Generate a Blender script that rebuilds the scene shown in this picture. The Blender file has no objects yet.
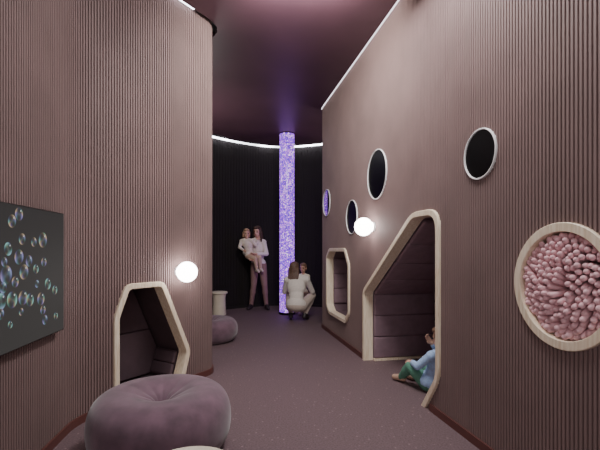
import bpy, bmesh, math, random, colorsys
from mathutils import Vector, Matrix
random.seed(7)
SC = bpy.context.scene
C = SC.collection
V = Vector
def lin(c):
    o = []
    for v in c:
        v /= 255.0
        o.append(v/12.92 if v <= .04045 else ((v+.055)/1.055)**2.4)
    return (o[0], o[1], o[2], 1)

# ------------------------------------------------------------------ materials
def mat(name, rgb, rough=.6, var=.0, scale=20, bump=0, sheen=0, metal=0, spec=.5, emit=None, estr=0, coat=0):
    m = bpy.data.materials.new(name); m.use_nodes = True
    nt = m.node_tree; b = nt.nodes['Principled BSDF']
    b.inputs['Base Color'].default_value = lin(rgb)
    b.inputs['Roughness'].default_value = rough
    b.inputs['Metallic'].default_value = metal
    b.inputs['Specular IOR Level'].default_value = spec
    b.inputs['Sheen Weight'].default_value = sheen
    b.inputs['Coat Weight'].default_value = coat
    if emit:
        b.inputs['Emission Color'].default_value = lin(emit); b.inputs['Emission Strength'].default_value = estr
    if var or bump:
        tc = nt.nodes.new('ShaderNodeTexCoord'); n = nt.nodes.new('ShaderNodeTexNoise')
        n.inputs['Scale'].default_value = scale; n.inputs['Detail'].default_value = 5
        nt.links.new(tc.outputs['Object'], n.inputs['Vector'])
        if var:
            r = nt.nodes.new('ShaderNodeValToRGB')
            r.color_ramp.elements[0].position = .3; r.color_ramp.elements[1].position = .7
            r.color_ramp.elements[0].color = lin([max(0, v*(1-var)) for v in rgb])
            r.color_ramp.elements[1].color = lin([min(255, v*(1+var)) for v in rgb])
            nt.links.new(n.outputs['Fac'], r.inputs['Fac']); nt.links.new(r.outputs['Color'], b.inputs['Base Color'])
        if bump:
            bp = nt.nodes.new('ShaderNodeBump'); bp.inputs['Strength'].default_value = bump; bp.inputs['Distance'].default_value = .01
            nt.links.new(n.outputs['Fac'], bp.inputs['Height']); nt.links.new(bp.outputs['Normal'], b.inputs['Normal'])
    return m
def wood_mat(name, rgb, rgb2):
    m = mat(name, rgb, .45); nt = m.node_tree; b = nt.nodes['Principled BSDF']
    tc = nt.nodes.new('ShaderNodeTexCoord'); mp = nt.nodes.new('ShaderNodeMapping'); mp.inputs['Scale'].default_value = (40, 40, 4)
    n = nt.nodes.new('ShaderNodeTexNoise'); n.inputs['Scale'].default_value = 2; n.inputs['Detail'].default_value = 6
    r = nt.nodes.new('ShaderNodeValToRGB'); r.color_ramp.elements[0].color = lin(rgb2); r.color_ramp.elements[1].color = lin(rgb)
    r.color_ramp.elements[0].position = .3; r.color_ramp.elements[1].position = .65
    nt.links.new(tc.outputs['Object'], mp.inputs['Vector']); nt.links.new(mp.outputs['Vector'], n.inputs['Vector'])
    nt.links.new(n.outputs['Fac'], r.inputs['Fac']); nt.links.new(r.outputs['Color'], b.inputs['Base Color'])
    return m
def floor_mat():
    m = mat('carpet', (96, 74, 82), .65); nt = m.node_tree; b = nt.nodes['Principled BSDF']
    tc = nt.nodes.new('ShaderNodeTexCoord')
    v = nt.nodes.new('ShaderNodeTexVoronoi'); v.inputs['Scale'].default_value = 17
    nt.links.new(tc.outputs['Object'], v.inputs['Vector'])
    r = nt.nodes.new('ShaderNodeValToRGB')
    r.color_ramp.elements[0].position = .08; r.color_ramp.elements[0].color = (1, 1, 1, 1)
    r.color_ramp.elements[1].position = .14; r.color_ramp.elements[1].color = (0, 0, 0, 1)
    nt.links.new(v.outputs['Distance'], r.inputs['Fac'])
    n = nt.nodes.new('ShaderNodeTexNoise'); n.inputs['Scale'].default_value = 90; n.inputs['Detail'].default_value = 5
    nt.links.new(tc.outputs['Object'], n.inputs['Vector'])
    r2 = nt.nodes.new('ShaderNodeValToRGB'); r2.color_ramp.elements[0].position = .3; r2.color_ramp.elements[1].position = .7
    r2.color_ramp.elements[0].color = lin((90, 71, 76)); r2.color_ramp.elements[1].color = lin((122, 100, 104))
    nt.links.new(n.outputs['Fac'], r2.inputs['Fac'])
    mx = nt.nodes.new('ShaderNodeMix'); mx.data_type = 'RGBA'
    mx.inputs['B'].default_value = lin((144, 121, 124))
    nt.links.new(r2.outputs['Color'], mx.inputs['A']); nt.links.new(r.outputs['Color'], mx.inputs['Factor'])
    nt.links.new(mx.outputs['Result'], b.inputs['Base Color'])
    bp = nt.nodes.new('ShaderNodeBump'); bp.inputs['Strength'].default_value = .3; bp.inputs['Distance'].default_value = .004
    nt.links.new(n.outputs['Fac'], bp.inputs['Height']); nt.links.new(bp.outputs['Normal'], b.inputs['Normal'])
    return m
def bubble_mat(name, strength, scale=60):
    m = mat(name, (120, 90, 220), .2); nt = m.node_tree; b = nt.nodes['Principled BSDF']
    tc = nt.nodes.new('ShaderNodeTexCoord')
    v = nt.nodes.new('ShaderNodeTexVoronoi'); v.inputs['Scale'].default_value = scale
    nt.links.new(tc.outputs['Object'], v.inputs['Vector'])
    sp = nt.nodes.new('ShaderNodeSeparateColor'); nt.links.new(v.outputs['Color'], sp.inputs['Color'])
    r = nt.nodes.new('ShaderNodeValToRGB'); e = r.color_ramp.elements
    e[0].position = 0; e[0].color = lin((66, 28, 140)); e[1].position = 1.0; e[1].color = lin((250, 215, 255))
    for p, c in ((.3, (104, 60, 206)), (.6, (144, 74, 216)), (.85, (190, 112, 234))):
        k = e.new(p); k.color = lin(c)
    nt.links.new(sp.outputs['Red'], r.inputs['Fac'])
    nt.links.new(r.outputs['Color'], b.inputs['Emission Color']); nt.links.new(r.outputs['Color'], b.inputs['Base Color'])
    b.inputs['Emission Strength'].default_value = strength
    return m
def uneven_led(name, strength):
    m = mat(name, (255, 255, 255), .3, emit=(246, 247, 255), estr=strength); nt = m.node_tree; b = nt.nodes['Principled BSDF']
    tc = nt.nodes.new('ShaderNodeTexCoord'); w = nt.nodes.new('ShaderNodeTexNoise'); w.inputs['Scale'].default_value = 2.5
    w.inputs['Detail'].default_value = 1
    nt.links.new(tc.outputs['Object'], w.inputs['Vector'])
    mr = nt.nodes.new('ShaderNodeMapRange'); mr.inputs['From Min'].default_value = .38; mr.inputs['From Max'].default_value = .65
    mr.inputs['To Min'].default_value = strength*.3; mr.inputs['To Max'].default_value = strength
    nt.links.new(w.outputs['Fac'], mr.inputs['Value']); nt.links.new(mr.outputs['Result'], b.inputs['Emission Strength'])
    return m
M = {}
M['rib'] = mat('ribbed_mauve', (132, 109, 107), .65, .04, 3)
M['rib_dark'] = mat('ribbed_charcoal', (42, 37, 38), .7, spec=.25)
M['ceil'] = mat('plum_ceiling', (88, 61, 71), .45, .05, 2)
M['ceil_up'] = mat('ceiling_upper', (150, 145, 150), .8)
M['floor'] = floor_mat()
M['base'] = mat('baseboard_brown', (98, 58, 54), .5)
M['beech'] = wood_mat('beech', (250, 235, 213), (228, 205, 176))
M['plum'] = mat('plum_lining', (116, 93, 102), .7, .05, 8)
M['plum_pad'] = mat('plum_pad', (138, 112, 123), .75, .05, 12)
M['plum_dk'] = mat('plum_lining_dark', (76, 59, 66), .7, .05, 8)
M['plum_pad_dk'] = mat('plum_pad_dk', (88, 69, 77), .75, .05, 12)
M['white_ring'] = mat('white_ring', (250, 248, 250), .35)
M['black'] = mat('black_glass', (4, 3, 5), .3, spec=.2)
M['mirror_dark'] = mat('dark_mirror_glass', (150, 140, 160), .04, metal=1)
M['velvet'] = mat('velvet_mauve', (108, 81, 95), .85, .14, 10, .12, sheen=.4)
M['cream'] = mat('cream_lacquer', (232, 220, 200), .4, .02, 6)
M['globe'] = mat('globe_glow', (255, 250, 245), .3, emit=(255, 248, 244), estr=16)
M['led'] = uneven_led('led_cove', 16)
M['led_left'] = mat('led_glow', (255, 255, 255), .3, emit=(240, 244, 255), estr=8)
M['led_line'] = mat('led_line_glow', (255, 255, 255), .3, emit=(248, 246, 255), estr=2.6)
M['metal'] = mat('dark_metal', (40, 38, 42), .35, metal=.8)
M['casing'] = mat('screen_casing', (16, 16, 18), .4)
M['bubble'] = bubble_mat('bubble_tube', 1.6)
M['pink'] = mat('pink_plush', (232, 186, 193), .8, .05, 25, sheen=.3)
M['pink_back'] = mat('pink_back', (130, 80, 90), .9)

# ------------------------------------------------------------------ object helpers
def wmat(o):
    m = o.matrix_basis.copy()
    while o.parent:
        o = o.parent; m = o.matrix_basis @ m
    return m
def obj(name, bm, m, parent=None, smooth=False, loc=None, recalc=True):
    if recalc: bmesh.ops.recalc_face_normals(bm, faces=bm.faces[:])
    me = bpy.data.meshes.new(name)
    o = bpy.data.objects.new(name, me); C.objects.link(o)
    if parent is not None:
        o.parent = parent; bm.transform(wmat(parent).inverted())
    elif loc is not None:
        o.location = loc; bm.transform(Matrix.Translation(V(loc)).inverted())
    bm.to_mesh(me); bm.free()
    for mm in (m if isinstance(m, (list, tuple)) else [m]): me.materials.append(mm)
    if smooth:
        for p in me.polygons: p.use_smooth = True
    return o
def tag(o, label, cat, group=None):
    o['label'] = label; o['category'] = cat
    if group: o['group'] = group
    return o
def thing(name, label, cat, loc, rotz=0, group=None):
    o = bpy.data.objects.new(name, None); C.objects.link(o)
    o.empty_display_size = .1
    o.location = loc; o.rotation_euler = (0, 0, rotz)
    return tag(o, label, cat, group)
def struct(name, bm, m, smooth=False):
    o = obj(name, bm, m, None, smooth); o['kind'] = 'structure'; return o
def sharp_smooth(o, ang=35):
    for p in o.data.polygons: p.use_smooth = True
    o.data.set_sharp_from_angle(angle=math.radians(ang))
    return o

# ------------------------------------------------------------------ plan paths
def fillet_path(pts, radii, seg=18):
    out = [V(pts[0])]
    for i in range(1, len(pts)-1):
        a, b, c = V(pts[i-1]), V(pts[i]), V(pts[i+1]); r = radii[i]
        d1 = (b-a).normalized(); d2 = (c-b).normalized()
        th = math.acos(max(-1, min(1, d1.dot(d2))))
        if r < 1e-4 or th < 1e-3: out.append(b); continue
        t = r*math.tan(th/2); sgn = 1 if d1.x*d2.y-d1.y*d2.x > 0 else -1
        n = V((-d1.y, d1.x))*sgn; cen = b-d1*t+n*r
        s0 = b-d1*t-cen
        for k in range(seg+1):
            a_ = sgn*th*k/seg; ca, sa = math.cos(a_), math.sin(a_)
            out.append(cen+V((s0.x*ca-s0.y*sa, s0.x*sa+s0.y*ca)))
    out.append(V(pts[-1])); return out
def catmull(pts, n=14):
    P = [V(p) for p in pts]; P = [2*P[0]-P[1]]+P+[2*P[-1]-P[-2]]; out = []
    for i in range(1, len(P)-2):
        p0, p1, p2, p3 = P[i-1:i+3]
        for k in range(n):
            t = k/n
            out.append(.5*((2*p1)+(p2-p0)*t+(2*p0-5*p1+4*p2-p3)*t*t+(3*p1-p0-3*p2+p3)*t**3))
    out.append(P[-2]); return out
class Path:
    def __init__(s, pts, side):
        s.p = pts; s.side = side; s.c = [0]
        for a, b in zip(pts, pts[1:]): s.c.append(s.c[-1]+(b-a).length)
        s.L = s.c[-1]; s.T = []
        for i in range(len(pts)):
            a = pts[max(0, i-1)]; b = pts[min(len(pts)-1, i+1)]; s.T.append((b-a).normalized())
    def near(s, q):
        best = None
        for i in range(2001):
            d = s.L*i/2000; e = (s.at(d)[0]-V(q)).length
            if best is None or e < best[0]: best = (e, d)
        return best[1]
    def at(s, d):
        d = max(0, min(s.L, d)); lo, hi = 0, len(s.c)-1
        while hi-lo > 1:
            mid = (lo+hi)//2
            if s.c[mid] <= d: lo = mid
            else: hi = mid
        f = (d-s.c[lo])/max(1e-9, s.c[hi]-s.c[lo])
        p = s.p[lo].lerp(s.p[hi], f)
        seg = (s.p[hi]-s.p[lo])
        t = s.T[lo].lerp(s.T[hi], f).normalized() if seg.length < .12 else seg.normalized()
        n = V((-t.y, t.x))*s.side       # into the corridor
        return p, n
def ribbed_wall(path, z0, z1, pitch=.0225, depth=.0095, thick=.1, frac=.56):
    prof = []; n = int(path.L/pitch); p = path.L/n
    for i in range(n):
        s = i*p
        prof += [(s, 0), (s+frac*p, 0), (s+(frac+.08)*p, -depth), (s+.92*p, -depth)]
    prof.append((path.L, 0))
    bm = bmesh.new(); cols = []
    for s, d in prof:
        c, nn = path.at(s); f = c+nn*d; b = c-nn*thick
        cols.append([bm.verts.new((f.x, f.y, z0)), bm.verts.new((f.x, f.y, z1)), bm.verts.new((b.x, b.y, z1)), bm.verts.new((b.x, b.y, z0))])
    for A, B in zip(cols, cols[1:]):
        for k in range(4):
            j = (k+1) % 4; bm.faces.new((A[k], A[j], B[j], B[k]))
    bm.faces.new(cols[0]); bm.faces.new(cols[-1][::-1])
    return bm
def strip(path, s0, s1, off0, off1, z0, z1, step=.04):
    bm = bmesh.new(); n = max(1, int((s1-s0)/step)); cols = []
    for i in range(n+1):
        s_ = s0+(s1-s0)*i/n
        c, nn = path.at(s_); a = c+nn*off0; b = c+nn*off1
        cols.append([bm.verts.new((a.x, a.y, z0)), bm.verts.new((a.x, a.y, z1)), bm.verts.new((b.x, b.y, z1)), bm.verts.new((b.x, b.y, z0))])
    for A, B in zip(cols, cols[1:]):
        for k in range(4):
            j = (k+1) % 4; bm.faces.new((A[k], A[j], B[j], B[k]))
    bm.faces.new(cols[0]); bm.faces.new(cols[-1][::-1]); return bm

# ------------------------------------------------------------------ wall-plane helpers
class Plane:
    def __init__(s, o, u, n): s.o = V(o); s.u = V(u); s.n = V(n).normalized()
    def pt(s, u, z, d): return s.o+s.u*u+V((0, 0, z))+s.n*d
RW = Plane((1.569, 0, 0), (-.1975, 1, 0), (1, .1975, 0))
P1 = V((-1.547, 2.76)); D12 = V((.528, .849)).normalized()
P2 = P1+D12*1.50
LW = Plane((P1.x, P1.y, 0), (D12.x, D12.y, 0), (-D12.y, D12.x, 0))
def inset(poly, t):
    n = len(poly); A = sum(poly[i][0]*poly[(i+1) % n][1]-poly[(i+1) % n][0]*poly[i][1] for i in range(n))
    sg = 1 if A > 0 else -1; L = []
    for i in range(n):
        a = V(poly[i]); b = V(poly[(i+1) % n]); d = (b-a).normalized(); nn = V((-d.y, d.x))*sg
        L.append((a+nn*t, d))
    out = []
    for i in range(n):
        a, d = L[i-1]; b, e = L[i]
        den = d.x*e.y-d.y*e.x; k = ((b-a).x*e.y-(b-a).y*e.x)/den
        out.append(tuple(a+d*k))
    return out
def rounded(poly, r, seg=6):
    out = []; n = len(poly)
    for i in range(n):
        a, b, c = V(poly[i-1]), V(poly[i]), V(poly[(i+1) % n])
        ri = r[i] if isinstance(r, list) else r
        t = min(ri, .45*(a-b).length, .45*(c-b).length)
        p = b+(a-b).normalized()*t; q = b+(c-b).normalized()*t
        for k in range(seg+1):
            f = k/seg; out.append(tuple((1-f)**2*p+2*f*(1-f)*b+f*f*q))
    return out
def poly_shape(poly, r):
    rl = r if isinstance(r, list) else [r]*len(poly)
    return lambda t: rounded(inset(poly, t) if t else poly, [max(.012, x-t*.8) if x > .01 else x for x in rl])
def circ_shape(cu, cz, R, n=64, ks=1/1.0193):
    return lambda t: [(cu+(R-t)*ks*math.cos(2*math.pi*i/n), cz+(R-t)*math.sin(2*math.pi*i/n)) for i in range(n)]
def ring(plane, shape, w, d_front, d_back, ch=.006):
    prof = [(0, d_back), (0, d_front+ch), (ch, d_front), (w-ch, d_front), (w, d_front+ch), (w, d_back)]
    bm = bmesh.new(); loops = [[bm.verts.new(plane.pt(u, z, d)) for u, z in shape(t)] for t, d in prof]
    for i in range(len(loops)):
        A = loops[i]; B = loops[(i+1) % len(loops)]; n = len(A)
        for k in range(n): bm.faces.new((A[k], A[(k+1) % n], B[(k+1) % n], B[k]))
    return bm
def prism(bm, plane, poly, d0, d1):
    a = [bm.verts.new(plane.pt(u, z, d0)) for u, z in poly]; b = [bm.verts.new(plane.pt(u, z, d1)) for u, z in poly]
    n = len(a); bm.faces.new(a); bm.faces.new(b[::-1])
    for k in range(n): bm.faces.new((a[k], b[k], b[(k+1) % n], a[(k+1) % n]))
def shell(plane, pts, d0, d1, back=True):
    bm = bmesh.new(); n = len(pts)
    a = [bm.verts.new(plane.pt(u, z, d0)) for u, z in pts]; b = [bm.verts.new(plane.pt(u, z, d1)) for u, z in pts]
    for k in range(n): bm.faces.new((a[k], b[k], b[(k+1) % n], a[(k+1) % n]))
    if back: bm.faces.new(b)
    return bm
def clip_band(poly, z0, z1):
    def clip(P, f):
        o = []
        for i in range(len(P)):
            a, b = P[i-1], P[i]; fa, fb = f(a), f(b)
            if (fa >= 0) != (fb >= 0):
                k = fa/(fa-fb); o.append((a[0]+(b[0]-a[0])*k, a[1]+(b[1]-a[1])*k))
            if fb >= 0: o.append(b)
        return o
    P = clip(poly, lambda p: p[1]-z0)
    return clip(P, lambda p: z1-p[1]) if P else P
def bevel_obj(o, w=.01, seg=2):
    m = o.modifiers.new('bevel', 'BEVEL'); m.width = w; m.segments = seg; m.limit_method = 'ANGLE'
    return o

# ------------------------------------------------------------------ SETTING
ZC = 3.38; ZT = 3.72
right = Path(fillet_path([(1.569+.1975, -1), (1.569-.1975*6.28, 6.28), (2.7, 6.75)], [0, .1, 0]), 1)
left = Path(fillet_path([(-1.188+.13, -1), P1, P2, (-2.75, 4.62)], [0, .4, .2, 0]), -1)
backp = Path(catmull([(-2.85, 4.7), (-2.55, 6.6), (-1.72, 7.85), (-.6, 8.6), (.5, 8.4), (1.5, 7.9), (2.75, 6.8)]), -1)

# the big nook is open to the floor: its frame legs stand in the floor finish, no sill
big = [(4.39, -.049), (4.39, .76), (3.27, 1.505), (2.855, 1.505), (2.855, .27), (3.085, -.049)]
big_r = [.004, .08, .09, .16, .10, .004]
small = [(5.92, .38), (5.92, 1.1), (5.76, 1.225), (5.03, 1.225), (4.86, 1.03), (4.86, .42), (5.0, .28), (5.76, .28)]
tun = [(.278, 0), (.278, .69), (.378, .938), (.735, .938), (1.03, .29), (.94, 0)]
ports = [(5.93, 1.90, .20), (4.02, 1.96, .25), (4.79, 1.595, .205), (2.42, 1.78, .153)]
rw_c = (1.838, 1.035, .292)

def cut(o, cutter_bm):
    bmesh.ops.recalc_face_normals(cutter_bm, faces=cutter_bm.faces[:])
    me = bpy.data.meshes.new('cut'); cutter_bm.to_mesh(me); cutter_bm.free()
    c = bpy.data.objects.new('cut', me); C.objects.link(c)
    m = o.modifiers.new('b', 'BOOLEAN'); m.operation = 'DIFFERENCE'; m.solver = 'EXACT'; m.object = c
    bpy.context.view_layer.update()
    nm = bpy.data.meshes.new_from_object(o.evaluated_get(bpy.context.evaluated_depsgraph_get()))
    o.modifiers.clear(); o.data = nm; bpy.data.objects.remove(c)
wr = struct('wall_right', ribbed_wall(right, 0, ZT), M['rib'])
cb = bmesh.new()
prism(cb, RW, poly_shape(big, big_r)(.002), -.1, .3)
prism(cb, RW, poly_shape(small, .05)(.002), -.1, .3)
for cu, cz, R in ports: prism(cb, RW, circ_shape(cu, cz, R)(.002), -.1, .3)
prism(cb, RW, circ_shape(*rw_c)(.002), -.1, .3)
cut(wr, cb)
wl = struct('wall_left', ribbed_wall(left, 0, ZT), M['rib'])
cb = bmesh.new(); prism(cb, LW, [(u, z if z > .02 else z-.1) for u, z in poly_shape(tun, .05)(.002)], -.1, .25); cut(wl, cb)
struct('wall_back', ribbed_wall(backp, 0, ZT, pitch=.036, depth=.012), M['rib_dark'])

def slab(name, z, m):
    bm = bmesh.new()
    for co in ((-3.2, -1.2, z), (3.2, -1.2, z), (3.2, 9.2, z), (-3.2, 9.2, z)): bm.verts.new(co)
    bm.faces.new(bm.verts[:]); r_ = bmesh.ops.extrude_face_region(bm, geom=bm.faces[:])
    bmesh.ops.translate(bm, verts=[v for v in r_['geom'] if isinstance(v, bmesh.types.BMVert)], vec=(0, 0, .05))
    struct(name, bm, m)
slab('floor', -.05, M['floor'])
slab('ceiling_upper', ZT, M['ceil_up'])
poly = []
def off(path, s, d):
    c, n = path.at(s); return tuple(c+n*d)
for i in range(61): poly.append(off(right, right.L*i/60, .026))
for i in range(120, -1, -1):
    s_ = .25+(backp.L-.5)*i/120; poly.append(off(backp, s_, .27+.05*math.cos(2*math.pi*s_/.85)))
for i in range(90, -1, -1): poly.append(off(left, left.L*.97*i/90, .05))
bm = bmesh.new(); f = bm.faces.new([bm.verts.new((x, y, ZC)) for x, y in poly])
r_ = bmesh.ops.extrude_face_region(bm, geom=bm.faces[:])
bmesh.ops.translate(bm, verts=[v for v in r_['geom'] if isinstance(v, bmesh.types.BMVert)], vec=(0, 0, .05))
struct('ceiling', bm, M['ceil'])
# baseboards (broken where the pods stand on the floor)
K = 1.0193
struct('baseboard_right', strip(right, 0, (2.99+1)*K, .001, .014, 0, .055), M['base'])
struct('baseboard_right', strip(right, (4.41+1)*K, right.L, .001, .014, 0, .055), M['base'])
sa = left.near(P1+D12*.265); sb = left.near(P1+D12*.965)
struct('baseboard_left', strip(left, 0, sa, .001, .014, 0, .055), M['base'])
struct('baseboard_left', strip(left, sb, left.L, .001, .014, 0, .055), M['base'])
struct('baseboard_back', strip(backp, 0, backp.L, .001, .014, 0, .05), M['rib_dark'])

# LED strips in the ceiling gap
tag(obj('led_strip', strip(right, .5, right.L-.3, .006, .016, ZC+.008, ZC+.018), M['led_line'], loc=(0, 3, ZC)),
    'thin white light strip running straight along the top of the right wall', 'light strip')
tag(obj('led_strip', strip(backp, .5, backp.L-.5, .012, .07, ZC+.02, ZC+.04), M['led'], loc=(0, 8, ZC)),
    'curved white light strip glowing above the dark wall at the far end', 'light strip')
tag(obj('led_strip', strip(left, 1.2, left.near(P2)-.36, .016, .034, ZC+.012, ZC+.024), M['led_left'], loc=(-1, 3, ZC)),
    'white light strip glowing over the top of the curved left wall', 'light strip')

# ------------------------------------------------------------------ pods
def pod(name, label, plane, poly, r, w, depth, bands, edges=(), ml='plum', mp='plum_pad', open_floor=False):
    base = plane.pt(sum(p[0] for p in poly)/len(poly), 0, 0)
    t = thing(name, label, 'nook', base)
    sh = poly_shape(poly, r)
    fr = obj('frame', ring(plane, sh, w, -.02, .085, .004), M['beech'], t); sharp_smooth(fr, 28)
    inner = sh(w-.002)
    ln = obj('lining', shell(plane, inner, .075, depth), M[ml], t)
    ip = inset(poly, w+.012); zs = [p[1] for p in ip]; z0, z1 = max(.004, min(zs)), max(zs)
    for i in range(bands):
        a = z0+(z1-z0)*i/bands+.003; b = z0+(z1-z0)*(i+1)/bands-.003
        q = clip_band(ip, a, b)
        if len(q) < 3: continue
        bm = bmesh.new(); prism(bm, plane, q, depth-.05, depth-.002); bevel_obj(obj('back_pad', bm, M[mp], ln), .012, 3)
    A = inset(poly, w+.004); B = inset(poly, w+.04); n = len(poly)
    for e, cnt in edges:
        a0, a1, b0, b1 = V(A[e]), V(A[(e+1) % n]), V(B[e]), V(B[(e+1) % n])
        if open_floor and e == 0:
            a0 = V((a0.x, .026)); b0 = V((b0.x, .026))
        for i in range(cnt):
            L = (a1-a0).length; g = .002/L
            f0, f1 = i/cnt+g, (i+1)/cnt-g
            q = [tuple(a0.lerp(a1, f0)), tuple(a0.lerp(a1, f1)), tuple(b0.lerp(b1, f1)), tuple(b0.lerp(b1, f0))]
            bm = bmesh.new(); prism(bm, plane, q, .09, depth-.055)
            sp = bevel_obj(obj('side_pad', bm, M[mp], ln), .016, 4)
            for p_ in sp.data.polygons: p_.use_smooth = True
    if open_floor:
        u0 = A[0][0]; u1 = B[0][0]
        bm = bmesh.new(); prism(bm, plane, [(u0, .001), (u0, .024), (u1-.006, .024), (u1-.006, .001)], .088, depth-.055)
        o = obj('floor_edge', bm, M['beech'], t); o['label'] = 'pale wood edging along the foot of the padding'
    return t
pod('play_nook', 'large angular wall nook with a pale wood frame where a toddler sits', RW, big, big_r, .045, .85, 7, ((0, 3), (1, 4)), open_floor=True)
pod('play_nook', 'small raised wall nook with a chamfered pale wood frame, beside the glowing column', RW, small, .055, .046, .6, 4, ((0, 3),))
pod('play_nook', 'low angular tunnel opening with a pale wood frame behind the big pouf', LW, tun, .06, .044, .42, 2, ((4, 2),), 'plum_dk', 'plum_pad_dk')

# portholes
plab = ['small porthole reflecting purple light, nearest the far end of the wall',
        'largest black porthole with a thin white ring, high above the glowing wall lamp',
        'lower black porthole partly behind the glowing wall globe',
        'black porthole with a white ring high up between the big nook and the pink window']
for i, (cu, cz, R) in enumerate(ports):
    t = thing('porthole', plab[i], 'porthole', RW.pt(cu, cz, 0), 0, 'round portholes in the right wall')
    s = circ_shape(cu, cz, R)
    sharp_smooth(obj('ring', ring(RW, s, .009, -.012, .05, .002), M['white_ring'], t))
    bm = bmesh.new(); prism(bm, RW, s(.0085), -.003, .04); obj('pane', bm, M['mirror_dark'] if i == 0 else M['black'], t)

# ------------------------------------------------------------------ capsules, ellipsoids, fused bodies
def basis(d):
    d = d.normalized(); a = V((0, 0, 1)) if abs(d.z) < .9 else V((1, 0, 0))
    x = d.cross(a).normalized(); return x, d.cross(x).normalized(), d
def cap(bm, p, q, r1, r2, seg=12, hs=4):
    p, q = V(p), V(q); d = q-p
    if d.length < 1e-5: d = V((0, 0, 1e-4))
    x, y, z = basis(d); rows = []
    for k in range(1, hs+1):
        a = -math.pi/2+math.pi/2*k/hs; rows.append((p+z*r1*math.sin(a), r1*math.cos(a)))
    for k in range(0, hs):
        a = math.pi/2*k/hs; rows.append((q+z*r2*math.sin(a), r2*math.cos(a)))
    R = [[bm.verts.new(c+x*rr*math.cos(2*math.pi*i/seg)+y*rr*math.sin(2*math.pi*i/seg)) for i in range(seg)] for c, rr in rows]
    a = bm.verts.new(p-z*r1); b = bm.verts.new(q+z*r2)
    for i in range(seg):
        j = (i+1) % seg
        bm.faces.new((a, R[0][j], R[0][i])); bm.faces.new((b, R[-1][i], R[-1][j]))
        for A, B in zip(R, R[1:]): bm.faces.new((A[i], A[j], B[j], B[i]))
def ell(bm, c, ax, ay, az, seg=18, rings=12):
    c, ax, ay, az = V(c), V(ax), V(ay), V(az); R = []
    for k in range(1, rings):
        a = -math.pi/2+math.pi*k/rings
        R.append([bm.verts.new(c+az*math.sin(a)+(ax*math.cos(2*math.pi*i/seg)+ay*math.sin(2*math.pi*i/seg))*math.cos(a)) for i in range(seg)])
    a = bm.verts.new(c-az); b = bm.verts.new(c+az)
    for i in range(seg):
        j = (i+1) % seg
        bm.faces.new((a, R[0][j], R[0][i])); bm.faces.new((b, R[-1][i], R[-1][j]))
        for A, B in zip(R, R[1:]): bm.faces.new((A[i], A[j], B[j], B[i]))
def fuse(name, bm, vox, it, m, parent):
    bmesh.ops.recalc_face_normals(bm, faces=bm.faces[:])
    me = bpy.data.meshes.new('tmp'); bm.to_mesh(me); bm.free()
    t = bpy.data.objects.new('tmp', me); C.objects.link(t)
    r = t.modifiers.new('r', 'REMESH'); r.mode = 'VOXEL'; r.voxel_size = vox
    if it:
        s = t.modifiers.new('s', 'SMOOTH'); s.factor = .5; s.iterations = it
    bpy.context.view_layer.update()
    nm = bpy.data.meshes.new_from_object(t.evaluated_get(bpy.context.evaluated_depsgraph_get()))
    bpy.data.objects.remove(t)
    nm.transform(wmat(parent).inverted()); nm.name = name
    o = bpy.data.objects.new(name, nm); C.objects.link(o); o.parent = parent
    nm.materials.clear(); nm.materials.append(m)
    for p in nm.polygons: p.use_smooth = True
    return o
def hand(bm, w, d, pn, S, curl=.5, tside=1):
    d = d.normalized(); pn = (pn-d*pn.dot(d)).normalized(); sd = d.cross(pn).normalized()*tside
    for i, (o, ln) in enumerate([(.027, .066), (.009, .075), (-.009, .07), (-.026, .054)]):
        kn = w+(d*.082+sd*o)*S; cap(bm, w+sd*o*.6*S, kn, .014*S, .0115*S, 8, 3)
        p = kn; dirv = d.copy(); r = .0095*S
        for k in range(3):
            dirv = (dirv+pn*curl*(.6 if k == 0 else .8)).normalized()
            q = p+dirv*ln*S*(.45, .32, .23)[k]; cap(bm, p, q, r, r*.92, 8, 3); p = q; r *= .92
    a = w+(d*.02+sd*.024)*S; b = a+(d*.03+sd*.026+pn*.012)*S; c = b+(d*.03+sd*.006+pn*.014)*S
    cap(bm, a, b, .014*S, .011*S, 8, 3); cap(bm, b, c, .011*S, .0085*S, 8, 3)

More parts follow.
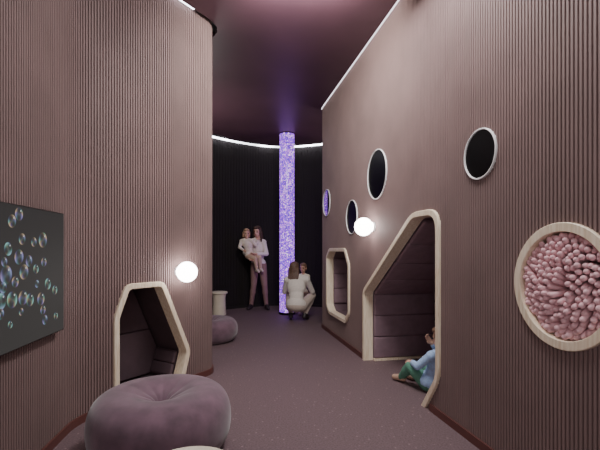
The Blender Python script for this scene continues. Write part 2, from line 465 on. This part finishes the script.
def person(label, loc, rotz, J, S, hs, mats, fwd=(0, -1, 0), up=(0, 0, 1), hair='short', sleeve=1.0, legs=1.0, vox=.006, hem=0, palms=None, group=None, curl=.5):
    t = thing('person', label, 'person', loc, rotz, group)
    W = wmat(t); R3 = W.to_3x3()
    j = {k: W @ V(v) for k, v in J.items()}
    f = (R3 @ V(fwd)).normalized(); u = R3 @ V(up); u = (u-f*u.dot(f)).normalized(); sx = f.cross(u).normalized()
    tors = (j['sh_l']-j['sh_r']).normalized(); hipv = (j['hip_l']-j['hip_r']).normalized()
    spine = (j['chest']-j['pelvis']).normalized(); tf = spine.cross(tors).normalized()
    cw = min(.15*S, (j['sh_l']-j['sh_r']).length*.46)
    def torso(bm, e):
        pu = spine; pf = pu.cross(hipv).normalized()
        ell(bm, j['pelvis'], hipv*(.155*S+e), pf*(.115*S+e), pu*(.12*S+e))
        mid = (j['pelvis']+j['chest'])/2
        ell(bm, mid, tors*(.118*S+e), tf*(.09*S+e), spine*(.15*S+e))
        ell(bm, j['chest'], tors*(cw+e), tf*(.108*S+e), spine*(.155*S+e))
        cap(bm, j['sh_l'], j['sh_r'], .052*S+e, .052*S+e)
        cap(bm, j['sh_l'], j['neck'], .046*S+e, .046*S+e); cap(bm, j['sh_r'], j['neck'], .046*S+e, .046*S+e)
    def leg(bm, k, e, frac=1.0):
        h, kn, an = j['hip_'+k], j['knee_'+k], j['ank_'+k]
        cap(bm, h, kn, .088*S+e, .058*S+e)
        en = kn.lerp(an, frac); cap(bm, kn, en, .056*S+e, (.056-.018*frac)*S+e)
        c = kn.lerp(an, .33); ax = (an-kn).normalized(); x, y, z = basis(ax)
        if frac > .5: ell(bm, c, x*(.056*S+e), y*(.056*S+e), z*(.13*S))
    def foot(bm, k, e):
        an, to = j['ank_'+k], j['toe_'+k]; dd = (to-an)
        heel = an-dd.normalized()*.035*S+(to-an)*.02
        heel.z += min(0, (to.z-an.z))*.75
        cap(bm, an, heel, .038*S+e, .033*S+e); cap(bm, heel, to, .034*S+e, .028*S+e); cap(bm, an, an.lerp(to, .6), .036*S+e, .03*S+e)
    def arm(bm, k, e, frac=1.0):
        s, el, wr = j['sh_'+k], j['elb_'+k], j['wri_'+k]
        if frac >= .5:
            cap(bm, s, el, .047*S+e, .038*S+e); cap(bm, el, el.lerp(wr, (frac-.5)*2), .038*S+e, .027*S+e)
        else:
            cap(bm, s, s.lerp(el, frac*2), .047*S+e, .043*S+e)
    # body
    bm = bmesh.new(); torso(bm, 0)
    hc = j['head']
    for k in 'lr':
        leg(bm, k, 0); foot(bm, k, 0); arm(bm, k, 0)
        dv = (j['wri_'+k]-j['elb_'+k]).normalized()
        pn = (R3 @ V(palms[k])) if palms else -tf
        hand(bm, j['wri_'+k], dv, pn, S if S > .9 else S*.95, curl, 1 if k == 'l' else -1)
    cap(bm, j['neck']-spine*.02*S, hc-u*.05*hs-f*.012*hs, .054*S, .048*hs)
    ell(bm, hc+u*.022*hs-f*.008*hs, sx*.074*hs, f*.092*hs, u*.094*hs)
    ell(bm, hc-u*.048*hs+f*.026*hs, sx*.053*hs, f*.06*hs, u*.062*hs)
    cap(bm, hc+f*.083*hs+u*.008*hs, hc+f*.099*hs-u*.024*hs, .009*hs, .013*hs, 8, 3)
    for s in (-1, 1): ell(bm, hc+sx*s*.075*hs-u*.01*hs-f*.005*hs, sx*.012*hs, f*.019*hs, u*.03*hs, 10, 8)
    fuse('body', bm, vox, 2, mats['skin'], t)
    # face
    for s in (-1, 1):
        bm = bmesh.new(); ell(bm, hc+f*.079*hs+sx*s*.031*hs+u*.004*hs, sx*.014*hs, f*.01*hs, u*.009*hs, 10, 8); obj('eye', bm, MP['eye'], t, True)
        bm = bmesh.new(); cap(bm, hc+f*.084*hs+sx*s*.016*hs+u*.026*hs, hc+f*.074*hs+sx*s*.046*hs+u*.026*hs, .004*hs, .003*hs, 6, 2); obj('eyebrow', bm, mats['hair'], t, True)
    bm = bmesh.new(); ell(bm, hc+f*.083*hs-u*.055*hs, sx*.022*hs, f*.008*hs, u*.007*hs, 10, 8); obj('mouth', bm, MP['lip'], t, True)
    # hair
    bm = bmesh.new()
    ell(bm, hc+u*.03*hs-f*.02*hs, sx*.083*hs, f*.095*hs, u*.099*hs)
    ell(bm, hc-u*.02*hs-f*.045*hs, sx*.078*hs, f*.062*hs, u*.075*hs)
    ell(bm, hc+u*.085*hs+f*.035*hs, sx*.066*hs, f*.05*hs, u*.034*hs)
    if hair in ('long', 'loose'):
        for s in (-1, -.5, 0, .5, 1): cap(bm, hc+sx*s*.06*hs-f*(.06-.02*abs(s))*hs, hc+sx*s*.07*hs-f*.075*hs-u*.17*hs, .036*hs, .026*hs)
    if hair == 'loose':
        for s in (-1, 1):
            cap(bm, hc+sx*s*.066*hs+f*.0*hs+u*.05*hs, hc+sx*s*.082*hs+f*.005*hs-u*.08*hs, .026*hs, .026*hs)
            cap(bm, hc+sx*s*.082*hs+f*.005*hs-u*.08*hs, hc+sx*s*.085*hs+f*.02*hs-u*.19*hs, .026*hs, .016*hs)
    if hair == 'bob':
        for s in (-1, 1):
            cap(bm, hc+sx*s*.07*hs-f*.02*hs+u*.02*hs, hc+sx*s*.074*hs-f*.02*hs-u*.075*hs, .026*hs, .02*hs)
        for s in (-.5, 0, .5): cap(bm, hc+sx*s*.08*hs-f*.06*hs, hc+sx*s*.09*hs-f*.06*hs-u*.075*hs, .034*hs, .028*hs)
    fuse('hair', bm, vox*1.2, 3, mats['hair'], t)
    # clothes
    bm = bmesh.new(); torso(bm, .011*S)
    if hem: ell(bm, j['pelvis']-spine*.0, hipv*(.155*S+.018), spine.cross(hipv).normalized()*(.115*S+.018), spine*(.12*S))
    for k in 'lr': arm(bm, k, .010*S, sleeve)
    fuse('top', bm, vox*1.4, 5, mats['top'], t)
    bm = bmesh.new(); pf = spine.cross(hipv).normalized()
    ell(bm, j['pelvis']-spine*.03*S, hipv*(.155*S+.012), pf*(.115*S+.012), spine*(.1*S))
    for k in 'lr': leg(bm, k, .009*S, legs)
    fuse('trousers', bm, vox*1.4, 4, mats['trousers'], t)
    for k in 'lr':
        bm = bmesh.new(); foot(bm, k, .008*S); fuse('shoe', bm, vox*1.1, 2, mats['shoe'], t)
    return t
MP = {'eye': mat('eye_dark', (38, 28, 26), .2), 'lip': mat('lip', (170, 96, 92), .5)}
skin = mat('skin', (222, 176, 154), .5, .03, 30); skin2 = mat('skin_warm', (206, 158, 136), .5, .03, 30)
white = mat('white_knit', (234, 224, 216), .85, .03, 60); cream = mat('cream_cotton', (236, 222, 208), .85, .03, 60)
white_top = mat('white_blouse', (240, 230, 218), .85, .03, 60); cream_tr = mat('cream_trousers', (206, 188, 176), .85, .04, 60)
mauve = mat('mauve_denim', (150, 117, 111), .85, .05, 60); beige = mat('beige_cotton', (206, 176, 154), .85, .04, 60)
blue = mat('blue_cotton', (168, 194, 234), .85, .06, 60)
green = mat('teal_green_cotton', (88, 138, 118), .85, .06, 60)
h_dark = mat('hair_dark', (76, 54, 45), .55, .15, 80); h_brown = mat('hair_brown', (104, 79, 68), .55, .15, 80); h_fair = mat('hair_fair', (178, 142, 112), .55, .15, 80)
h_lbr = mat('hair_light_brown', (128, 98, 80), .55, .15, 80)
shoe_d = mat('shoe_dark', (52, 42, 46), .5); shoe_l = mat('shoe_pale', (216, 198, 186), .5); shoe_t = mat('shoe_tan', (190, 156, 136), .5)

# standing adult with a child in the arms
W1 = (-.87, 8.08, 0)
person('standing person in a white top and brown mauve trousers holding a child', W1, 0, dict(
    pelvis=(.035, 0, .94), chest=(.01, .02, 1.23), neck=(.0, .02, 1.42), head=(0.01, -.01, 1.565),
    sh_l=(.135, .02, 1.36), sh_r=(-.135, .02, 1.37), elb_l=(.20, -.07, 1.12), elb_r=(-.235, -.06, 1.14),
    wri_l=(.02, -.22, 1.12), wri_r=(-.12, -.24, 1.03), hip_l=(.11, 0, .895), hip_r=(-.04, 0, .905),
    knee_l=(.16, -.08, .5), knee_r=(-.06, -.04, .5), ank_l=(.19, .0, .085), ank_r=(-.12, .02, .085), toe_l=(.24, -.14, .036), toe_r=(-.16, -.14, .036)),
    .92, 1.0, dict(skin=skin, hair=h_dark, top=white_top, trousers=mauve, shoe=shoe_d), fwd=(-.35, -1, -.1), hair='loose', sleeve=.95, palms={'l': (-.3, .3, .9), 'r': (.2, .2, 1)})
CJ = dict(
    pelvis=(.02, 0, .07), chest=(-.02, -.01, .25), neck=(-.03, -.01, .345), head=(-.035, -.025, .45),
    sh_l=(.062, -.03, .32), sh_r=(-.125, 0, .32), elb_l=(.13, -.02, .24), elb_r=(-.155, -.06, .20), wri_l=(.16, .06, .33), wri_r=(-.07, -.13, .15),
    hip_l=(.065, .01, .05), hip_r=(.02, -.05, .04), knee_l=(.20, -.05, .02), knee_r=(.13, -.13, .0), ank_l=(.22, -.04, -.18), ank_r=(.16, -.10, -.19), toe_l=(.26, -.08, -.22), toe_r=(.20, -.15, -.23))
CJ = {k: tuple(1.1*c for c in v) for k, v in CJ.items()}
person('small child with short fair hair carried in the standing person\'s arms', (W1[0]-.15, W1[1]-.14, 1.03), 0, CJ,
    .68, .82, dict(skin=skin, hair=h_fair, top=cream, trousers=beige, shoe=shoe_l), fwd=(.3, -1, -.1), hair='bob', sleeve=.95, vox=.0045)
# crouching adult
person('crouching person in a white cardigan seen from behind, beside the glowing column', (-.045, 6.84, 0), math.radians(172), dict(
    pelvis=(0, .14, .29), chest=(.01, .05, .57), neck=(0.03, .01, .745), head=(.055, -.03, .875),
    sh_l=(.17, .02, .69), sh_r=(-.16, .02, .70), elb_l=(.245, -.12, .47), elb_r=(-.24, -.14, .48), wri_l=(.14, -.34, .5), wri_r=(-.16, -.36, .54),
    hip_l=(.09, .12, .26), hip_r=(-.09, .12, .26), knee_l=(.18, -.27, .43), knee_r=(-.23, -.24, .40), ank_l=(.11, .02, .12), ank_r=(-.13, .02, .12), toe_l=(.13, -.13, .036), toe_r=(-.16, -.13, .036)),
    1.0, 1.02, dict(skin=skin, hair=h_brown, top=white, trousers=cream_tr, shoe=shoe_d), fwd=(-.1, -1, -.1), hair='long', sleeve=.95, hem=1)
person('small child standing behind the crouching person, close to the glowing column', (.06, 7.36, 0), math.radians(-5), dict(
    pelvis=(0, 0, .43), chest=(0, .0, .64), neck=(0, .0, .75), head=(0, -.02, .87),
    sh_l=(.09, 0, .72), sh_r=(-.09, 0, .72), elb_l=(.115, -.07, .60), elb_r=(-.115, -.06, .60), wri_l=(.06, -.17, .60), wri_r=(-.06, -.17, .58),
    hip_l=(.05, 0, .41), hip_r=(-.05, 0, .41), knee_l=(.055, -.01, .235), knee_r=(-.055, -.01, .235), ank_l=(.06, .01, .052), ank_r=(-.06, .01, .052), toe_l=(.07, -.08, .026), toe_r=(-.07, -.08, .026)),
    .56, .76, dict(skin=skin2, hair=h_lbr, top=cream, trousers=beige, shoe=shoe_l), fwd=(-.3, -1, -.1), hair='short', sleeve=.95, vox=.0045)
# toddler in the big nook, leaning back against its near side, one hand to the face, knees drawn up
TJ = dict(
    pelvis=(0, 0, .085), chest=(0, .07, .25), neck=(0, .10, .335), head=(0, .10, .435),
    sh_l=(.1, .08, .31), sh_r=(-.1, .08, .31), elb_l=(.14, -.02, .21), elb_r=(-.14, -.03, .27), wri_l=(.085, -.13, .21), wri_r=(-.065, -.055, .365),
    hip_l=(.05, 0, .065), hip_r=(-.05, 0, .065), knee_l=(.085, -.15, .17), knee_r=(-.085, -.15, .15), ank_l=(.06, -.27, .045), ank_r=(-.05, -.26, .045), toe_l=(.07, -.34, .032), toe_r=(-.06, -.33, .032))
TJ = {k: tuple(1.06*c for c in v) for k, v in TJ.items()}
person('toddler in a pale blue shirt and green trousers sitting in the large nook', (1.125, 3.42, 0.0), math.radians(212), TJ,
    .70, .86, dict(skin=skin, hair=h_lbr, top=blue, trousers=green, shoe=shoe_t), fwd=(0, -1, -.15), up=(0, .2, 1), hair='short', sleeve=.9, vox=.0045, curl=.4, hem=1,
    palms={'l': (0, 0, -1), 'r': (0, 1, 0)})

# ------------------------------------------------------------------ lathe things
def lathe(prof, n=64, cen=(0, 0, 0), wob=None):
    bm = bmesh.new(); rows = []
    for k, (r, z) in enumerate(prof):
        if r < 1e-6: rows.append([bm.verts.new((cen[0], cen[1], cen[2]+z))]); continue
        row = []
        for i in range(n):
            a = 2*math.pi*i/n; dr, dz = wob(a, r, z) if wob else (0, 0)
            row.append(bm.verts.new((cen[0]+(r+dr)*math.cos(a), cen[1]+(r+dr)*math.sin(a), cen[2]+z+dz)))
        rows.append(row)
    for A, B in zip(rows, rows[1:]):
        for i in range(n):
            j = (i+1) % n
            if len(A) == 1 and len(B) == 1: continue
            if len(A) == 1: bm.faces.new((A[0], B[i], B[j]))
            elif len(B) == 1: bm.faces.new((A[i], A[j], B[0]))
            else: bm.faces.new((A[i], A[j], B[j], B[i]))
    return bm
def pouf(label, x, y, R, h):
    prof = [(0, .0), (R*.55, 0), (R*.72, .004)]
    b = h*.5; a = R*.40; cr = R-a; N = 20
    for k in range(N+1):
        th = math.radians(-78+168*k/N); ct, st = math.cos(th), math.sin(th)
        prof.append((cr+a*math.copysign(abs(ct)**.8, ct), h*.5+b*math.copysign(abs(st)**.85, st)))
    for k in range(1, 19):            # crown sinking into a central dimple
        f = k/18; r = cr*(1-f)
        prof.append((r, h-h*.20*(3*f*f-2*f**3)**1.2-h*.18*max(0, (f-.7)/.3)**2))
    zc = prof[-1][1]
    def wob(a_, r, z):
        w = max(0, 1-r/(R*.6))*(1 if z > h*.4 else 0)
        return (.001*math.sin(3*a_+1)*min(1, r/.2), .008*w*(abs(math.cos(6*a_))-.5)*min(1, r/.07)+.0015*math.sin(2*a_+.6)*(z/h))
    t = thing('pouf', label, 'pouf', (x, y, 0), 0, 'round mauve velvet poufs')
    o = obj('cushion', lathe(prof, 120, (x, y, 0), wob), M['velvet'], t, True)
    sub = o.modifiers.new('s', 'SUBSURF'); sub.levels = 1; sub.render_levels = 1
    bm = bmesh.new(); ell(bm, (x, y, zc+.006), (R*.06, 0, 0), (0, R*.06, 0), (0, 0, .012), 24, 12); obj('button', bm, M['velvet'], t, True)
    obj('underside', lathe([(0, .001), (R*.5, .001), (R*.5, .006), (0, .006)], 48, (x, y, -.0005)), M['metal'], t)
    return t
pouf('large mauve velvet pouf with a dimpled top in the foreground', -.83, 2.40, .41, .37)
pouf('smaller mauve velvet pouf half hidden behind the curved wall end', -1.2, 5.30, .37, .30)
def side_table(label, x, y, R, h):
    t = thing('side_table', label, 'side table', (x, y, 0), 0, 'cream round side tables')
    sharp_smooth(obj('top', lathe([(0, h-.04), (R-.01, h-.04), (R, h-.032), (R, h-.008), (R-.008, h), (0, h)], 64, (x, y, 0)), M['cream'], t))
    sharp_smooth(obj('pedestal', lathe([(0, 0), (R*.82, 0), (R*.84, .012), (R*.76, h*.4), (R*.74, h*.7), (R*.82, h-.0405), (0, h-.0405)], 64, (x, y, 0)), M['cream'], t), 50)
side_table('round cream side table against the dark far wall', -1.50, 7.42, .155, .43)
side_table('round cream side table cut off at the bottom edge of the photo', -.395, 1.40, .18, .43)

# ------------------------------------------------------------------ glowing column
cx, cy, cr = -.245, 7.52, .14
t = thing('bubble_column', 'tall glowing purple bubble column from floor to ceiling', 'bubble column', (cx, cy, 0))
obj('tube', lathe([(cr, .04), (cr, ZC-.012)], 48, (cx, cy, 0)), M['bubble'], t, True)
sharp_smooth(obj('base_collar', lathe([(0, 0), (cr+.015, 0), (cr+.015, .03), (cr+.006, .04), (0, .04)], 48, (cx, cy, 0)), M['metal'], t))
sharp_smooth(obj('top_collar', lathe([(0, ZC-.012), (cr+.006, ZC-.012), (cr+.006, ZC-.001), (0, ZC-.001)], 48, (cx, cy, 0)), M['metal'], t))

# ------------------------------------------------------------------ wall globes
def globe(label, plane, u, z, R):
    c = plane.pt(u, z, -(R+.02)); t = thing('wall_lamp', label, 'wall lamp', plane.pt(u, z, 0), 0, 'white globe wall lamps')
    bm = bmesh.new(); ell(bm, c, (R, 0, 0), (0, R, 0), (0, 0, R), 40, 24); obj('globe', bm, M['globe'], t, True)
    bm = bmesh.new(); prism(bm, plane, circ_shape(u, z, .05, 32)(0), -.024, -.001); obj('mount', bm, M['white_ring'], t)
globe('glowing white globe lamp on the wall above the low tunnel', LW, .90, 1.01, .089)
globe('glowing white globe lamp on the wall between the portholes and the big nook', RW, 4.10, 1.437, .093)

# ------------------------------------------------------------------ tactile round window
cu, cz, R = rw_c
t = thing('tactile_window', 'round pale wood framed window filled with pink plush fingers', 'tactile panel', RW.pt(cu, cz, 0))
s = circ_shape(cu, cz, R, 96)
sharp_smooth(obj('frame', ring(RW, s, .043, -.016, .11, .003), M['beech'], t), 28)
bm = bmesh.new(); prism(bm, RW, s(.042), .09, .11); obj('backing', bm, M['pink_back'], t)
bm = bmesh.new(); N = 230; Ri = R-.049
for i in range(N):
    rr = Ri*math.sqrt((i+.5)/N); a = i*2.39996
    du, dz = rr*math.cos(a), rr*math.sin(a)
    # tufts fan outward with a slight common twist
    sw = a+.75+.3*math.sin(du*10+1)+random.uniform(-.25, .25); tl = .026+.016*rr/Ri+random.uniform(0, .010)
    p = RW.pt(cu+du*.93, cz+dz*.93, .075); q1u, q1z = du*.94+tl*math.cos(sw), dz*.94+tl*math.sin(sw)
    l = math.hypot(q1u, q1z)
    if l > Ri-.009: q1u *= (Ri-.009)/l; q1z *= (Ri-.009)/l
    dome = .02-.036*(1-(rr/Ri)**2)
    q = RW.pt(cu+q1u, cz+q1z, dome+random.uniform(-.010, .010)); m_ = p.lerp(q, .5)+RW.n*-.014
    cap(bm, p, m_, .0112, .0125, 10, 3); cap(bm, m_, q, .0125, .0134, 10, 4)
o = obj('plush_fingers', bm, M['pink'], t, True); o['kind'] = 'stuff'

# ------------------------------------------------------------------ display with bubbles
TW = Plane((-1.188, 0, 0), (-.13, 1, 0), (-1, -.13, 0))
y0, y1, z0, z1 = 1.20, 2.465, .71, 1.425
t = thing('display_screen', 'flat dark wall screen showing floating soap bubbles', 'screen', TW.pt((y0+y1)/2, z0, 0))
bm = bmesh.new(); prism(bm, TW, [(y0, z0), (y1, z0), (y1, z1), (y0, z1)], -.05, -.001); bevel_obj(obj('casing', bm, M['casing'], t), .004)
ms = bpy.data.materials.new('screen_picture'); ms.use_nodes = True; nt = ms.node_tree; b = nt.nodes['Principled BSDF']
at = nt.nodes.new('ShaderNodeAttribute'); at.attribute_name = 'Col'
b.inputs['Base Color'].default_value = (.01, .01, .01, 1); b.inputs['Roughness'].default_value = .6; b.inputs['Emission Strength'].default_value = 1.0
b.inputs['Specular IOR Level'].default_value = .1
nt.links.new(at.outputs['Color'], b.inputs['Emission Color'])
bm = bmesh.new(); cl = bm.verts.layers.float_color.new('Col')
def sv(u, z, d, c):
    v = bm.verts.new(TW.pt(u, z, d)); v[cl] = lin(c); return v
e = .006
bm.faces.new([sv(y0+e, z0+e, -.0508, (58, 56, 55)), sv(y1-e, z0+e, -.0508, (60, 58, 57)), sv(y1-e, z1-e, -.0508, (51, 49, 49)), sv(y0+e, z1-e, -.0508, (49, 47, 47))])
bub = [(18, 214, 8), (11, 221, 7), (7, 249, 7), (18, 257, 8), (5, 275, 10), (23, 272, 8), (33, 242, 5), (42, 240, 8), (22, 298, 8), (11, 300, 9), (28, 261, 6), (43, 262, 5),
       (47, 284, 6), (29, 300, 7), (40, 299, 7), (2, 288, 6), (54, 290, 5), (44, 320, 5), (9, 325, 4), (35, 269, 5), (21, 239, 6), (3, 262, 5), (42, 310, 5), (36, 284, 4),
       (14, 282, 6), (20, 312, 4), (55, 316, 4)]
BB = []
for px, py, pr in bub:
    Y = 1.138/((300-px)/400-.13); BB.append((Y, 1.2-(py-250)/400*Y, pr/400*Y))
for k in range(24):
    BB.append((random.uniform(y0+.08, 1.85), random.uniform(z0+.08, z1-.08), random.uniform(.015, .045)))
for k, (bu, bz, br) in enumerate(BB):
    d = -.0510-.00003*k; ph = random.random(); n = 24
    br = min(br, bu-y0-.012, y1-bu-.012, bz-z0-.012, z1-bz-.012)
    if br < .006: continue
    cen = sv(bu, bz, d, (80, 83, 82)); prev = None
    for fr, val in ((.45, 98), (.7, 138), (.88, 180), (1.0, 108)):
        row = []
        for i in range(n):
            a = 2*math.pi*i/n; h = (ph+.6*math.sin(a+ph*6)+.4*fr) % 1; sat = .28
            lum = val*(.76+.36*math.sin(2*a+ph*9))
            hue = .40+.45*h if h < .75 else .09
            c = colorsys.hsv_to_rgb(hue, sat, 1); row.append(sv(bu+br*fr*math.cos(a), bz+br*fr*math.sin(a), d, [max(56, min(245, v*lum)) for v in c]))
        for i in range(n):
            j = (i+1) % n
            bm.faces.new((cen, row[i], row[j]) if prev is None else (prev[i], row[i], row[j], prev[j]))
        prev = row
    hu, hz = bu+br*.45, bz+br*.5
    c0 = sv(hu, hz, d-.0002, (220, 226, 224)); row = [sv(hu+br*.15*math.cos(2*math.pi*i/8), hz+br*.15*math.sin(2*math.pi*i/8), d-.0002, (150, 158, 156)) for i in range(8)]
    for i in range(8): bm.faces.new((c0, row[i], row[(i+1) % 8]))
obj('screen', bm, ms, t, recalc=False)

# ------------------------------------------------------------------ lights, world, camera
def area(name, loc, rot, sx, sy, e, col=(1, .98, .965)):
    l = bpy.data.lights.new(name, 'AREA'); l.shape = 'RECTANGLE'; l.size = sx; l.size_y = sy; l.energy = e; l.color = col
    o = bpy.data.objects.new(name, l); C.objects.link(o); o.location = loc; o.rotation_euler = rot; return o
area('added_overhead_fill', (.5, 2.3, 3.33), (0, math.radians(18), 0), .6, 1.5, 86)  # unseen fill added overhead, tilted to brighten the left wall; no fixture there
area('added_front_fill', (.1, -.9, 1.9), (math.radians(76), 0, 0), 2.0, 1.6, 23)  # soft frontal fill added behind the camera, not a lamp of the room
area('added_far_fill', (.0, 3.2, 3.28), (math.radians(62), 0, 0), .9, .4, 60, (1, .96, .9))  # added above the view to light the people and the back wall
area('hidden_up_fill', (-1.75, 5.9, 2.0), (math.radians(180), math.radians(-12), 0), .7, .7, 24, (1, .96, .92))  # added out of sight behind the left wall end to lift the far ceiling
area('hidden_up_fill', (1.45, 7.15, 2.0), (math.radians(180), math.radians(12), 0), .6, .6, 16, (1, .96, .92))  # matching added uplight, hidden past the end of the right wall
w = bpy.data.worlds.new('world'); SC.world = w; w.use_nodes = True
w.node_tree.nodes['Background'].inputs[0].default_value = (.55, .52, .53, 1); w.node_tree.nodes['Background'].inputs[1].default_value = .26
cam = bpy.data.cameras.new('camera'); cam.lens = 24; cam.sensor_width = 36; cam.shift_y = 25/600; cam.clip_start = .05
co = bpy.data.objects.new('camera', cam); C.objects.link(co); co.location = (0, 0, 1.2); co.rotation_euler = (math.radians(90), 0, 0)
SC.camera = co
